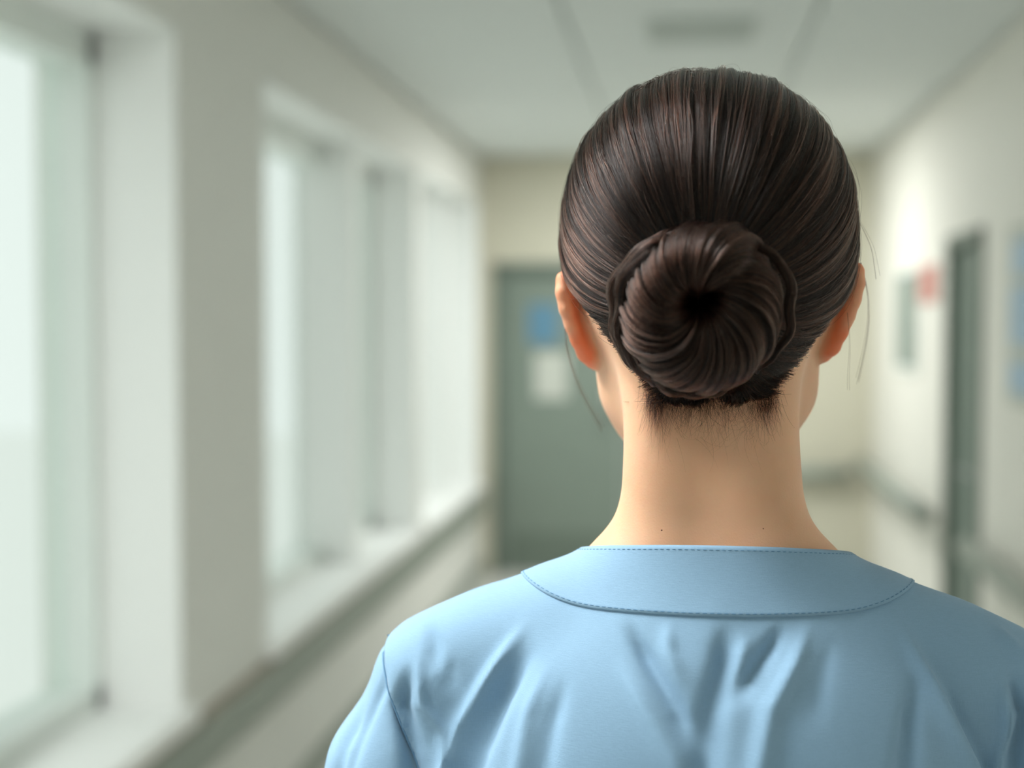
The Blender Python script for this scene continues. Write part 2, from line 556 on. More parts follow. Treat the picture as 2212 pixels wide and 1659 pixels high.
def strands(name, P, rad, mat, parent=None):
    """P: (n strands, n points, 3); rad: scalar, per strand or per point"""
    n, m = P.shape[:2]
    hc = bpy.data.hair_curves.new(name)
    hc.add_curves([m] * n)
    hc.attributes['position'].data.foreach_set('vector', P.reshape(-1).astype(np.float32))
    r = np.broadcast_to(np.asarray(rad, float).reshape((-1, 1)) if np.ndim(rad) == 1 else rad, (n, m))
    at = hc.attributes.get('radius') or hc.attributes.new('radius', 'FLOAT', 'POINT')
    at.data.foreach_set('value', np.ascontiguousarray(r, np.float32).reshape(-1))
    hc.materials.append(mat)
    o = bpy.data.objects.new(name, hc)
    o['kind'] = 'stuff'
    col.objects.link(o)
    if parent is not None:
        o.parent = parent
    return o

# ------------------------------------------------------------------ materials of the person
def skin_mat():
    m = principled('skin', srgb(224, 178, 148), 0.52, 0.35, 0.0)
    nt = m.node_tree
    p = nt.nodes['Principled BSDF']
    p.inputs['Subsurface Weight'].default_value = 0.35
    p.inputs['Subsurface Radius'].default_value = (1.0, 0.35, 0.18)
    p.inputs['Subsurface Scale'].default_value = 0.008
    at = nt.nodes.new('ShaderNodeAttribute'); at.attribute_name = 'ear_red_glow'  # ear redness: skin pigment plus light shining through, both put into the colour
    tc = nt.nodes.new('ShaderNodeTexCoord')
    n1 = nt.nodes.new('ShaderNodeTexNoise'); n1.inputs['Scale'].default_value = 45; n1.inputs['Detail'].default_value = 6
    nt.links.new(tc.outputs['Object'], n1.inputs['Vector'])
    mx = nt.nodes.new('ShaderNodeMix'); mx.data_type = 'RGBA'
    mx.inputs[6].default_value = srgb(227, 182, 150)
    mx.inputs[7].default_value = srgb(217, 166, 132)
    nt.links.new(n1.outputs['Fac'], mx.inputs[0])
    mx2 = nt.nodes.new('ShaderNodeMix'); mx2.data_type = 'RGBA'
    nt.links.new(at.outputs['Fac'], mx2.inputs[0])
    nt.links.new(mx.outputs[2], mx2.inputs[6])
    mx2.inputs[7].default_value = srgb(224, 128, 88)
    last = mx2.outputs[2]
    for (c, r) in MOLES:
        d = nt.nodes.new('ShaderNodeVectorMath'); d.operation = 'DISTANCE'
        nt.links.new(tc.outputs['Object'], d.inputs[0])
        d.inputs[1].default_value = c
        lt = nt.nodes.new('ShaderNodeMath'); lt.operation = 'LESS_THAN'
        nt.links.new(d.outputs['Value'], lt.inputs[0]); lt.inputs[1].default_value = r
        mm = nt.nodes.new('ShaderNodeMix'); mm.data_type = 'RGBA'
        nt.links.new(lt.outputs[0], mm.inputs[0]); nt.links.new(last, mm.inputs[6])
        mm.inputs[7].default_value = srgb(120, 80, 60)
        last = mm.outputs[2]
    nt.links.new(last, p.inputs['Base Color'])
    n2 = nt.nodes.new('ShaderNodeTexNoise'); n2.inputs['Scale'].default_value = 900; n2.inputs['Detail'].default_value = 3
    nt.links.new(tc.outputs['Object'], n2.inputs['Vector'])
    bp = nt.nodes.new('ShaderNodeBump'); bp.inputs['Strength'].default_value = 0.25; bp.inputs['Distance'].default_value = 0.0004
    nt.links.new(n2.outputs['Fac'], bp.inputs['Height'])
    nt.links.new(bp.outputs['Normal'], p.inputs['Normal'])
    return m

def fabric_mat(name, c):
    m = principled(name, c, 0.85, 0.2)
    nt = m.node_tree
    p = nt.nodes['Principled BSDF']
    p.inputs['Sheen Weight'].default_value = 0.15
    p.inputs['Sheen Roughness'].default_value = 0.4
    tc = nt.nodes.new('ShaderNodeTexCoord')
    hs = []
    for sc in ((2600, 2600, 260), (260, 260, 2600)):
        mp = nt.nodes.new('ShaderNodeMapping'); mp.inputs['Scale'].default_value = sc
        nt.links.new(tc.outputs['Object'], mp.inputs['Vector'])
        n = nt.nodes.new('ShaderNodeTexNoise'); n.inputs['Scale'].default_value = 1.0; n.inputs['Detail'].default_value = 2
        nt.links.new(mp.outputs[0], n.inputs['Vector'])
        hs.append(n.outputs['Fac'])
    ad = nt.nodes.new('ShaderNodeMath'); ad.operation = 'ADD'
    nt.links.new(hs[0], ad.inputs[0]); nt.links.new(hs[1], ad.inputs[1])
    hf = nt.nodes.new('ShaderNodeMath'); hf.operation = 'MULTIPLY'; hf.inputs[1].default_value = 0.5
    nt.links.new(ad.outputs[0], hf.inputs[0])
    mx = nt.nodes.new('ShaderNodeMix'); mx.data_type = 'RGBA'
    mx.inputs[6].default_value = tuple(v * 0.88 for v in c[:3]) + (1,)
    mx.inputs[7].default_value = tuple(min(1, v * 1.12) for v in c[:3]) + (1,)
    nt.links.new(hf.outputs[0], mx.inputs[0])
    nt.links.new(mx.outputs[2], p.inputs['Base Color'])
    bp = nt.nodes.new('ShaderNodeBump'); bp.inputs['Strength'].default_value = 0.35; bp.inputs['Distance'].default_value = 0.0004
    nt.links.new(hf.outputs[0], bp.inputs['Height'])
    nt.links.new(bp.outputs['Normal'], p.inputs['Normal'])
    return m

def hair_mat(name, color, rough=0.28, rnd=0.25):
    m = bpy.data.materials.new(name)
    m.use_nodes = True
    nt = m.node_tree
    nt.nodes.clear()
    out = nt.nodes.new('ShaderNodeOutputMaterial')
    h = nt.nodes.new('ShaderNodeBsdfHairPrincipled')
    h.parametrization = 'COLOR'
    hi = nt.nodes.new('ShaderNodeHairInfo')
    rp = nt.nodes.new('ShaderNodeMix'); rp.data_type = 'RGBA'
    rp.inputs[6].default_value = tuple(c * (1 - rnd) for c in color[:3]) + (1,)
    rp.inputs[7].default_value = tuple(c * (1 + 1.6 * rnd) for c in color[:3]) + (1,)
    nt.links.new(hi.outputs['Random'], rp.inputs[0])
    nt.links.new(rp.outputs[2], h.inputs['Color'])
    h.inputs['Roughness'].default_value = rough
    h.inputs['Radial Roughness'].default_value = 0.35
    h.inputs['IOR'].default_value = 1.27
    nt.links.new(h.outputs[0], out.inputs[0])
    return m

MOLES = [((-0.0226, -0.0627, 1.4979), 0.00042), ((0.0271, -0.0623, 1.4995), 0.00032)]
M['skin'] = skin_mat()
M['scrubs'] = fabric_mat('light_blue_scrub_cotton', srgb(138, 170, 197))
M['thread'] = principled('blue_thread', srgb(98, 136, 168), 0.7, 0.2, 0.05, 300)
M['hair'] = hair_mat('dark_brown_hair', (0.0048, 0.0023, 0.0017, 1), 0.17, 0.35)
M['hair_sheen'] = hair_mat('sheen_brown_hair', (0.044, 0.021, 0.015, 1), 0.17, 0.6)  # paler copy of the hair colour that paints in sheen streaks
M['hairbase'] = principled('dark_brown_hair_underlayer', (0.012, 0.008, 0.0065, 1), 0.55, 0.25, 0.2, 300)
M['eye'] = principled('eye_white', srgb(235, 232, 226), 0.15, 0.5, 0.02, 80)
M['iris'] = principled('brown_iris', srgb(70, 45, 30), 0.2, 0.5, 0.1, 200)
M['shoe'] = principled('white_shoe', srgb(225, 225, 222), 0.5, 0.4, 0.03, 30)
M['brow'] = principled('eyebrow_hair', (0.02, 0.014, 0.01, 1), 0.6, 0.3, 0.2, 400)

# ------------------------------------------------------------------ the body (local frame: x right, y away from the camera, z up)
PX, PY = 0.0115, 0.768
body = Field()
body.ell((0, -0.002, 1.643), (0.0715, 0.093, 0.082), 0.01)
body.ell((0, 0.040, 1.600), (0.060, 0.060, 0.085), 0.03)
body.ell((0, 0.035, 1.568), (0.046, 0.052, 0.045), 0.03)
for s in (-1, 1):
    body.cone((0.001 + s * 0.040, 0.012, 1.562), (0, 0.082, 1.530), 0.013, 0.017, 0.02)
body.cone((0.001, 0.000, 1.60), (0.003, -0.022, 1.485), 0.0395, 0.0370, 0.022)
for s in (-1, 1):
    body.cone((0.001 + s * 0.024, -0.038, 1.590), (0.003 + s * 0.028, -0.042, 1.475), 0.014, 0.018, 0.028)
    body.cone((0.004 + s * 0.048, -0.036, 1.462), (0.004 + s * 0.115, -0.030, 1.418), 0.020, 0.020, 0.038)
    body.ell((0.004 + s * 0.124, -0.030, 1.385), (0.042, 0.045, 0.042), 0.03)
    body.path([(0.004 + s * 0.136, -0.03, 1.375), (s * 0.200, -0.03, 1.09), (s * 0.235, 0.02, 0.86)], [0.036, 0.034, 0.025], 0.02)
    body.path([(s * 0.085, 0.0, 0.90), (s * 0.085, 0.005, 0.48), (s * 0.085, -0.015, 0.09)], [0.078, 0.052, 0.034], 0.02)
    body.path([(s * 0.085, -0.02, 0.05), (s * 0.095, 0.13, 0.035)], [0.03, 0.025], 0.02)
body.ell((0, -0.035, 1.375), (0.130, 0.068, 0.095), 0.04)
body.ell((0, -0.008, 1.29), (0.148, 0.098, 0.17), 0.04)
body.ell((0, 0.0, 1.10), (0.122, 0.088, 0.16), 0.05)
body.ell((0, 0.0, 0.95), (0.160, 0.108, 0.13), 0.05)
# face
body.path([(0, 0.092, 1.630), (0, 0.112, 1.594)], [0.006, 0.0095], 0.010)
for s in (-1, 1):
    body.ell((s * 0.011, 0.104, 1.591), (0.007, 0.008, 0.006), 0.006)
    body.ell((s * 0.031, 0.104, 1.628), (0.017, 0.014, 0.011), 0.008, sub=True)
    body.cone((s * 0.015, 0.094, 1.643), (s * 0.047, 0.078, 1.642), 0.006, 0.005, 0.012)
body.path([(-0.022, 0.086, 1.559), (0, 0.096, 1.561), (0.022, 0.086, 1.559)], [0.003, 0.006, 0.003], 0.006)
body.path([(-0.019, 0.086, 1.553), (0, 0.094, 1.550), (0.019, 0.086, 1.553)], [0.003, 0.006, 0.003], 0.006)

# ears: a leaning plate with a rolled rim, a lobe and the bulge of the concha behind
EAR = []
no_ears = Field(); no_ears.p = list(body.p)
def ear(s, zc, xo):
    base = np.array((s * (0.0635 + xo), 0.006, zc))
    e_ = 0.88
    def pt(u, v, w=0.0):
        # u: 0 at the root, to the free edge (back and outwards); v: up; the ear leans outwards at the top
        return base + e_ * np.array((s * (0.55 * u + 0.22 * v + 0.82 * w), -1.20 * u - 0.10 * v + 0.5 * w, v))
    rim = [(0.000, 0.014), (0.005, 0.022), (0.012, 0.0255), (0.019, 0.022), (0.0225, 0.014), (0.0228, 0.004), (0.021, -0.006), (0.0175, -0.015), (0.012, -0.0225), (0.005, -0.026), (-0.001, -0.023)]
    body.path([pt(u - 0.002, v) for u, v in rim], [0.0025, 0.003, 0.0031, 0.0032, 0.0032, 0.003, 0.003, 0.0036, 0.0050, 0.0056, 0.005], 0.004)
    for v0 in np.linspace(0.019, -0.021, 13):
        uo = np.interp(v0, (-0.0225, -0.015, -0.006, 0.004, 0.014, 0.022), (0.010, 0.0155, 0.019, 0.0208, 0.0205, 0.016))
        body.cone(pt(-0.006, v0, 0.0014), pt(uo - 0.002, v0, 0.0010), 0.0034, 0.0023, 0.004)
    body.ell(pt(0.0055, -0.004, -0.0030), (0.0062, 0.008, 0.0135), 0.005)
    EAR.append((base, s))
ear(-1, 1.6045, 0.0)
ear(1, 1.6085, 0.0005)

xs = axis((-0.30, -0.10, 0.008), (-0.10, 0.10, 0.0015), (0.10, 0.30, 0.008))
ysx = axis((-0.16, -0.085, 0.006), (-0.085, 0.05, 0.0018), (0.05, 0.20, 0.004))
zs = axis((-0.01, 1.42, 0.010), (1.42, 1.47, 0.004), (1.47, 1.66, 0.0016), (1.66, 1.76, 0.004))
V, Q = surface_net(xs, ysx, zs, body.grid(xs, ysx, zs))
V = smooth_mesh(V, Q, 2, 0.4)
# hands as their own finely gridded islands of the same mesh, rooted inside the wrists
for s in (-1, 1):
    hd = Field()
    hd.cone((s * 0.235, 0.02, 0.88), (s * 0.236, 0.025, 0.83), 0.026, 0.024, 0.01)
    hd.ell((s * 0.234, 0.028, 0.79), (0.016, 0.038, 0.048), 0.02)
    for (dy, ln, r) in ((-0.026, 0.060, 0.0080), (-0.009, 0.072, 0.0085), (0.010, 0.078, 0.0088), (0.029, 0.070, 0.0085)):
        a = np.array((s * 0.234, 0.028 + dy, 0.755)); b = a + np.array((-s * 0.006, dy * 0.1, -ln * 0.5)); c = b + np.array((-s * 0.016, 0.004, -ln * 0.46))
        hd.path([a, b, c], [r, r * 0.95, r * 0.75], 0.005)
    hd.path([(s * 0.228, 0.055, 0.80), (s * 0.220, 0.080, 0.765), (s * 0.212, 0.084, 0.735)], [0.012, 0.010, 0.008], 0.008)
    hx = axis((min(s * 0.28, s * 0.18), max(s * 0.28, s * 0.18), 0.003)); hy = axis((-0.03, 0.12, 0.003)); hz = axis((0.64, 0.91, 0.003))
    V2, Q2 = surface_net(hx, hy, hz, hd.grid(hx, hy, hz))
    Q = np.concatenate([Q, Q2 + len(V)]); V = np.concatenate([V, V2])
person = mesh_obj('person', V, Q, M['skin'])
person.location = (PX, PY, 0)
tag(person, 'person seen from behind in light blue scrubs, dark hair in a low bun', 'person')
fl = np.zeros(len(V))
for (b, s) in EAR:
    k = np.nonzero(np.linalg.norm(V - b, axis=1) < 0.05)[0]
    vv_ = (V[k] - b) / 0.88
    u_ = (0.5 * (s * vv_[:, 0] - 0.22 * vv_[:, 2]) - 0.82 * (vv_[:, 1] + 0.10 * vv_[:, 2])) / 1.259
    lit_rim = np.clip((u_ - 0.0165) / 0.005, 0, 1) * np.clip((vv_[:, 2] + 0.016) / 0.006, 0, 1)  # window-lit pale edge of the ear, painted by thinning the red
    fl[k] = np.maximum(fl[k], np.clip((no_ears.at(V[k]) - 0.0008) / 0.005, 0, 1) * (1 - 0.65 * lit_rim))
fa = person.data.attributes.new('ear_red_glow', 'FLOAT', 'POINT')
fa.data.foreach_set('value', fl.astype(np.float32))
for s in (-1, 1):
    bm = bmesh.new(); bmesh.ops.create_uvsphere(bm, u_segments=16, v_segments=12, radius=0.0115)
    me = bpy.data.meshes.new('eye'); bm.to_mesh(me); bm.free()
    e = link('eye', me, M['eye'], person, True); e.location = (s * 0.031, 0.0845, 1.628)
    bm = bmesh.new(); bmesh.ops.create_uvsphere(bm, u_segments=16, v_segments=12, radius=0.006)
    me = bpy.data.meshes.new('iris'); bm.to_mesh(me); bm.free()
    i_ = link('iris', me, M['iris'], e, True); i_.location = (0, 0.0063, 0)
    MB().tube([(s * 0.014, 0.0985, 1.645), (s * 0.03, 0.096, 1.650), (s * 0.047, 0.081, 1.647)], [0.0035, 0.004, 0.002], 8).build('eyebrow', M['brow'], person, smooth=True)

# ------------------------------------------------------------------ scrub top
top = Field()
top.cone((0.003, -0.020, 1.505), (0.003, -0.024, 1.44), 0.0405, 0.0445, 0.02)
top.ell((0.004, -0.034, 1.375), (0.136, 0.077, 0.108), 0.035)
top.ell((0.004, -0.008, 1.29), (0.155, 0.108, 0.18), 0.04)
top.cone((0.004, 0.0, 1.22), (0.004, 0.0, 0.80), 0.118, 0.125, 0.06)
top.ell((0.004, 0.0, 1.00), (0.172, 0.118, 0.28), 0.06)
top.cone((0.004, -0.044, 1.50), (0.004, -0.049, 1.44), 0.0265, 0.0285, 0.025)
for s in (-1, 1):
    top.cone((0.004 + s * 0.028, -0.041, 1.50), (0.004 + s * 0.030, -0.046, 1.44), 0.0225, 0.026, 0.025)
    top.path([(0.005 + s * 0.050, -0.036, 1.4615), (0.004 + s * 0.085, -0.034, 1.442), (0.004 + s * 0.118, -0.032, 1.429), (0.004 + s * 0.145, -0.030, 1.414)], [0.0225, 0.024, 0.026, 0.028], 0.022)
    top.path([(0.004 + s * 0.145, -0.030, 1.412), (0.004 + s * 0.163, -0.030, 1.36), (0.004 + s * 0.190, -0.03, 1.26), (0.004 + s * 0.209, -0.028, 1.15)], [0.029, 0.037, 0.047, 0.053], 0.022)

def polydist(x, z, pts):
    """distance from (x, z) to a polyline and the parameter 0..1 along it"""
    best = np.full(x.shape, 1e9); tt = np.zeros(x.shape); side = np.zeros(x.shape)
    L = [0.0]
    for a, b in zip(pts[:-1], pts[1:]):
        L.append(L[-1] + math.hypot(b[0] - a[0], b[1] - a[1]))
    for i, (a, b) in enumerate(zip(pts[:-1], pts[1:])):
        dx, dz = b[0] - a[0], b[1] - a[1]
        l2 = dx * dx + dz * dz
        t = np.clip(((x - a[0]) * dx + (z - a[1]) * dz) / l2, 0, 1)
        d = np.hypot(x - a[0] - t * dx, z - a[1] - t * dz)
        m = d < best
        best[m] = d[m]; tt[m] = ((L[i] + t * math.sqrt(l2)) / L[-1])[m]
    return best, tt

# folds hanging from the shoulders and the neckband on the back: (x, z) polyline, width, depth (plus = ridge, minus = valley), fade at start and end
FOLDS = [
    ([(-0.1424, 1.4477), (-0.1375, 1.4362), (-0.1356, 1.4206)], 0.0051, -0.0027, 0.40, 0.50),
    ([(-0.1498, 1.4286), (-0.1540, 1.4056), (-0.1478, 1.3864), (-0.1430, 1.3610)], 0.0055, -0.0076, 0.35, 0.02),
    ([(-0.1467, 1.4354), (-0.1422, 1.4072), (-0.1317, 1.3944), (-0.1318, 1.3635)], 0.0032, 0.0034, 0.30, 0.02),
    ([(-0.1269, 1.4335), (-0.1288, 1.4160), (-0.1276, 1.4103)], 0.0047, -0.0015, 0.40, 0.50),
    ([(-0.0871, 1.4540), (-0.1039, 1.4285), (-0.1219, 1.3984), (-0.1324, 1.3631)], 0.0051, 0.0049, 0.30, 0.02),
    ([(-0.0819, 1.4443), (-0.1016, 1.4156), (-0.1143, 1.3892), (-0.1210, 1.3589)], 0.0064, -0.0068, 0.40, 0.02),
    ([(-0.0761, 1.4369), (-0.0859, 1.4115), (-0.0925, 1.3722)], 0.0047, 0.0027, 0.40, 0.02),
    ([(-0.0664, 1.4337), (-0.0742, 1.4083), (-0.0805, 1.3737)], 0.0055, -0.0027, 0.40, 0.02),
    ([(-0.0408, 1.4582), (-0.0286, 1.4408), (-0.0151, 1.4209), (-0.0039, 1.3987)], 0.0051, -0.0057, 0.30, 0.30),
    ([(-0.0461, 1.4437), (-0.0321, 1.4242), (-0.0126, 1.3954), (-0.0052, 1.3826)], 0.0051, 0.0030, 0.40, 0.02),
    ([(-0.0197, 1.4587), (-0.0180, 1.4433), (-0.0086, 1.4263)], 0.0043, 0.0023, 0.30, 0.50),
    ([(0.0090, 1.4601), (0.0071, 1.4393), (0.0006, 1.4178), (-0.0028, 1.3825)], 0.0072, -0.0061, 0.25, 0.02),
    ([(0.0195, 1.4553), (0.0157, 1.4440), (0.0127, 1.4271)], 0.0038, 0.0019, 0.40, 0.50),
    ([(0.0376, 1.4590), (0.0282, 1.4460), (0.0173, 1.4321), (0.0105, 1.4193)], 0.0047, -0.0046, 0.30, 0.40),
    ([(0.0493, 1.4596), (0.0402, 1.4401), (0.0284, 1.4204), (0.0213, 1.3840)], 0.0055, 0.0046, 0.30, 0.02),
    ([(0.0600, 1.4542), (0.0516, 1.4312), (0.0449, 1.4083)], 0.0055, -0.0019, 0.40, 0.40),
    ([(0.0917, 1.4564), (0.1003, 1.4366), (0.1111, 1.4144), (0.1309, 1.3744)], 0.0047, 0.0065, 0.35, 0.02),
    ([(0.1001, 1.4352), (0.0952, 1.4162), (0.0905, 1.3802)], 0.0055, -0.0053, 0.40, 0.02),
    ([(0.1105, 1.4311), (0.1194, 1.4097), (0.1378, 1.3738)], 0.0047, -0.0030, 0.40, 0.10),
    ([(0.1410, 1.4304), (0.1448, 1.4049), (0.1347, 1.3741)], 0.0030, 0.0049, 0.35, 0.02),
    ([(0.1446, 1.4376), (0.1527, 1.4097), (0.1478, 1.3924), (0.1488, 1.3714)], 0.0047, -0.0080, 0.35, 0.02),
    ([(0.1383, 1.4525), (0.1485, 1.4433), (0.1585, 1.4320)], 0.0034, 0.0023, 0.30, 0.30),
    ([(-0.1623, 1.4282), (-0.1659, 1.4122), (-0.1762, 1.3890), (-0.1869, 1.3494)], 0.0034, -0.0023, 0.30, 0.10),
    ([(-0.1759, 1.4041), (-0.1858, 1.3818), (-0.1900, 1.3604)], 0.0034, -0.0034, 0.40, 0.10),
]
def fold_height(V, N):
    x, z = V[:, 0], V[:, 2]
    back = np.clip((-N[:, 1] + 0.15) / 0.4, 0, 1)
    h = np.zeros(len(V))
    for (pts, wd, dp, f0, f1) in FOLDS:
        d, t = polydist(x, z, pts)
        env = np.clip(t / max(f0, 1e-3), 0, 1) * np.clip((1 - t) / max(f1, 1e-3), 0, 1)
        env = env * env * (3 - 2 * env)
        wloc = wd * (0.55 + 0.6 * t)
        h += dp * env * np.exp(-(d / wloc) ** 2)
    # a few soft undulations everywhere
    h += 0.0006 * np.sin(x * 95 + 4 * np.sin(z * 23)) * np.clip((1.47 - z) / 0.08, 0, 1)
    return h * back

# the band around the neck, marched over the surface from the neckline
NECK0, NSL = 1.4925, -0.22
def neck_plane(V):
    return NECK0 + NSL * (V[..., 1] + 0.075) - V[..., 2] - 0.20 * np.clip(V[..., 1], 0, None)
NT, NS, BW = 300, 16, 0.0345
th = np.linspace(0, 2 * math.pi, NT, endpoint=False)
dirs = np.stack([np.cos(th), np.sin(th), np.zeros(NT)], -1)
cen = np.array((0.003, -0.022, 0.0))
lo_, hi_ = np.full(NT, 0.005), np.full(NT, 0.20)
def ringpt(r):
    p = cen + dirs * r[:, None]
    p[:, 2] = neck_plane(np.stack([p[:, 0], p[:, 1], np.zeros(NT)], -1))
    return p
for _ in range(40):
    mid = 0.5 * (lo_ + hi_)
    ins = top.at(ringpt(mid)) < 0
    lo_ = np.where(ins, mid, lo_); hi_ = np.where(ins, hi_, mid)
p = ringpt(lo_)
rows = [p]
for k in range(NS):
    for sub_ in range(2):
        g = top.grad(p)
        want = dirs * 0.9 + np.array((0, 0, -0.8))
        t = unit(want - g * np.sum(want * g, -1, keepdims=True))
        p = p + t * (BW / NS / 2)
        p = p - top.grad(p) * top.at(p)[:, None]
    # keep neighbouring rays evenly spread
    p = 0.5 * p + 0.25 * (np.roll(p, 1, 0) + np.roll(p, -1, 0))
    p = p - top.grad(p) * top.at(p)[:, None]
    rows.append(p)
band = np.stack(rows)                         # (NS+1, NT, 3)
bn = np.stack([top.grad(r) for r in rows])
edge_line = band[-1]

# main cloth
gx = axis((-0.275, 0.283, 0.0023))
gy = axis((-0.16, -0.02, 0.0028), (-0.02, 0.15, 0.006))
gz = axis((0.82, 1.24, 0.010), (1.24, 1.53, 0.0023))
V, Q = surface_net(gx, gy, gz, top.grid(gx, gy, gz))
V = smooth_mesh(V, Q, 3, 0.5)
N = vnormals(V, Q)
V = V + N * fold_height(V, N)[:, None]
N = vnormals(V, Q)

SEAM = [(0.171, 1.448), (0.170, 1.430), (0.1655, 1.415), (0.157, 1.395), (0.147, 1.372), (0.138, 1.33), (0.136, 1.25), (0.136, 0.7)]
sz = np.array([q[1] for q in SEAM])[::-1]; sx = np.array([q[0] for q in SEAM])[::-1]
def seam_val(V, s):
    """positive on the sleeve side"""
    return s * (V[:, 0] - 0.004) - np.interp(V[:, 2], sz, sx) - np.where(V[:, 2] > 1.448, (V[:, 2] - 1.448) * 2, 0)

polys = [tuple(q) for q in Q]
# trunk of the top: below the band's lower part, above the hem, between the sleeves
nv = neck_plane(V) - 0.010
inner = np.minimum.reduce([nv, V[:, 2] - 0.845, -(seam_val(V, -1) - 0.0012), -(seam_val(V, 1) - 0.0012)])
tv, tp = clip(V, polys, inner)
scrub = mesh_obj('scrub_top', tv, tp, M['scrubs'], person, 0.0011)
for s in (-1, 1):
    dd = seam_val(V, s)
    Vs = V - N * (0.0030 * np.exp(-np.clip(dd, 0, None) / 0.004))[:, None]
    cuff = (V[:, 2] - 1.165) + 0.15 * (s * V[:, 0] - 0.2)
    cv, cp = clip(Vs, polys, np.minimum(dd + 0.002, cuff))
    sl = mesh_obj('sleeve', cv, cp, M['scrubs'], scrub, 0.0011)
    on = np.nonzero((np.abs(seam_val(tv, s) - 0.0012) < 2e-4) & (tv[:, 2] > 1.26) & (tv[:, 1] < -0.015))[0]
    q = tv[on][np.argsort(tv[on][:, 2])]
    zz = np.linspace(q[0, 2], q[-1, 2], 60)
    q = np.stack([np.interp(zz, q[:, 2], q[:, d]) for d in range(3)], -1)
    MB().tube([tuple(v) for v in q + np.array((s * 0.0004, 0.0004, 0))], 0.0006, 6).build('armhole_seam', M['thread'], scrub, smooth=True)

# keep the body inside the cloth
co = np.empty(len(person.data.vertices) * 3)
person.data.vertices.foreach_get('co', co)
co = co.reshape(-1, 3)
sel = np.nonzero((co[:, 2] > 1.18) & (neck_plane(co) > 0.006))[0]
for _ in range(5):
    d_ = top.at(co[sel])
    ex = np.clip(d_ + 0.0095, 0, None)
    co[sel] -= top.grad(co[sel]) * ex[:, None]
person.data.vertices.foreach_set('co', co.reshape(-1))
person.data.update()

# neckband
bo = band + bn * 0.0010
off = np.linspace(0, 1, NS + 1)[:, None]
bv = bo.reshape(-1, 3)
bf = []
for i in range(NS):
    for j in range(NT):
        j2 = (j + 1) % NT
        bf.append((i * NT + j, (i + 1) * NT + j, (i + 1) * NT + j2, i * NT + j2))
nbd = mesh_obj('neckband', bv, bf, M['scrubs'], scrub, 0.0022)

def stitch_row(row, lift, name, step=0.0034, ln=0.0021, r=0.00030):
    pts = row + lift
    closed = np.concatenate([pts, pts[:1]])
    seg = np.linalg.norm(np.diff(closed, axis=0), axis=1)
    L = np.concatenate([[0], np.cumsum(seg)])
    mb = MB()
    for s0 in np.arange(0, L[-1], step):
        q = [np.array([np.interp(u, L, closed[:, d]) for d in range(3)]) for u in (s0, s0 + ln / 2, s0 + ln)]
        mb.tube(q, [r * 0.6, r, r * 0.6], 5)
    o = mb.build(name, M['thread'], scrub)
    o['kind'] = 'stuff'
    return o
stitch_row(band[NS - 1] * 0.6 + band[NS] * 0.4, bn[-1] * 0.00105, 'seam_stitching')
stitch_row(band[1], bn[1] * 0.00105, 'neckline_stitching', 0.0030, 0.0017, 0.00022)

# trousers and shoes
tr = Field()
tr.ell((0, 0.0, 0.95), (0.168, 0.116, 0.13), 0.05)
for s in (-1, 1):
    tr.path([(s * 0.088, 0.0, 0.90), (s * 0.090, 0.0, 0.48), (s * 0.090, -0.010, 0.02)], [0.088, 0.078, 0.075], 0.03)
tx = axis((-0.21, 0.21, 0.009)); ty = axis((-0.15, 0.15, 0.009)); tz = axis((-0.08, 1.12, 0.012))
V, Q = surface_net(tx, ty, tz, tr.grid(tx, ty, tz))
V = smooth_mesh(V, Q, 2)
tv, tp = clip(V, [tuple(q) for q in Q], np.minimum(V[:, 2] - 0.035, 1.0 - V[:, 2]))
mesh_obj('scrub_trousers', tv, tp, M['scrubs'], person, 0.0015)
for s in (-1, 1):
    sh = Field()
    sh.path([(s * 0.087, -0.035, 0.045), (s * 0.092, 0.06, 0.048), (s * 0.097, 0.16, 0.036)], [0.040, 0.042, 0.036], 0.03)
    sh.cone((s * 0.086, -0.02, 0.05), (s * 0.086, -0.02, 0.10), 0.044, 0.044, 0.03)
    ax_ = axis((min(s * 0.02, s * 0.16), max(s * 0.02, s * 0.16), 0.006)); ay_ = axis((-0.10, 0.22, 0.006)); az_ = axis((-0.02, 0.16, 0.006))
    V, Q = surface_net(ax_, ay_, az_, sh.grid(ax_, ay_, az_))
    V[:, 2] = np.maximum(V[:, 2], 0.0)
    mesh_obj('shoe', V, Q, M['shoe'], person)

# ------------------------------------------------------------------ hair, combed back into a low bun
HO = np.array((-0.0003, -0.004, 1.645))
def hair_radius(d):
    rx = np.where(d[..., 0] < 0, 0.0748, 0.0748)
    ry = np.where(d[..., 1] < 0, 0.102, 0.099)
    rz = np.where(d[..., 2] > 0, 0.0855, 0.092)
    q = 2.12
    return (np.abs(d[..., 0] / rx) ** q + np.abs(d[..., 1] / ry) ** q + np.abs(d[..., 2] / rz) ** q) ** (-1 / q)

def on_head(d, lift):
    """point of the hair surface in direction d, never closer than lift to the skin"""
    p = HO + d * (hair_radius(d) + lift)[..., None]
    sh = p.shape
    p = p.reshape(-1, 3); lf = np.broadcast_to(lift, sh[:-1]).reshape(-1)
    m = np.nonzero((p[:, 2] < 1.60))[0]
    if len(m):
        dd = body_near.at(p[m]) - (0.0012 + lf[m])
        k = m[dd < 0]
        if len(k):
            p[k] -= body_near.grad(p[k]) * (dd[dd < 0])[:, None]
    return p.reshape(sh)
body_near = Field()
body_near.p = [q for q in body.p if q[1][2] > 1.40 and q[2][0] - q[1][0] > 0.03 and q[2][2] - q[1][2] > 0.06]

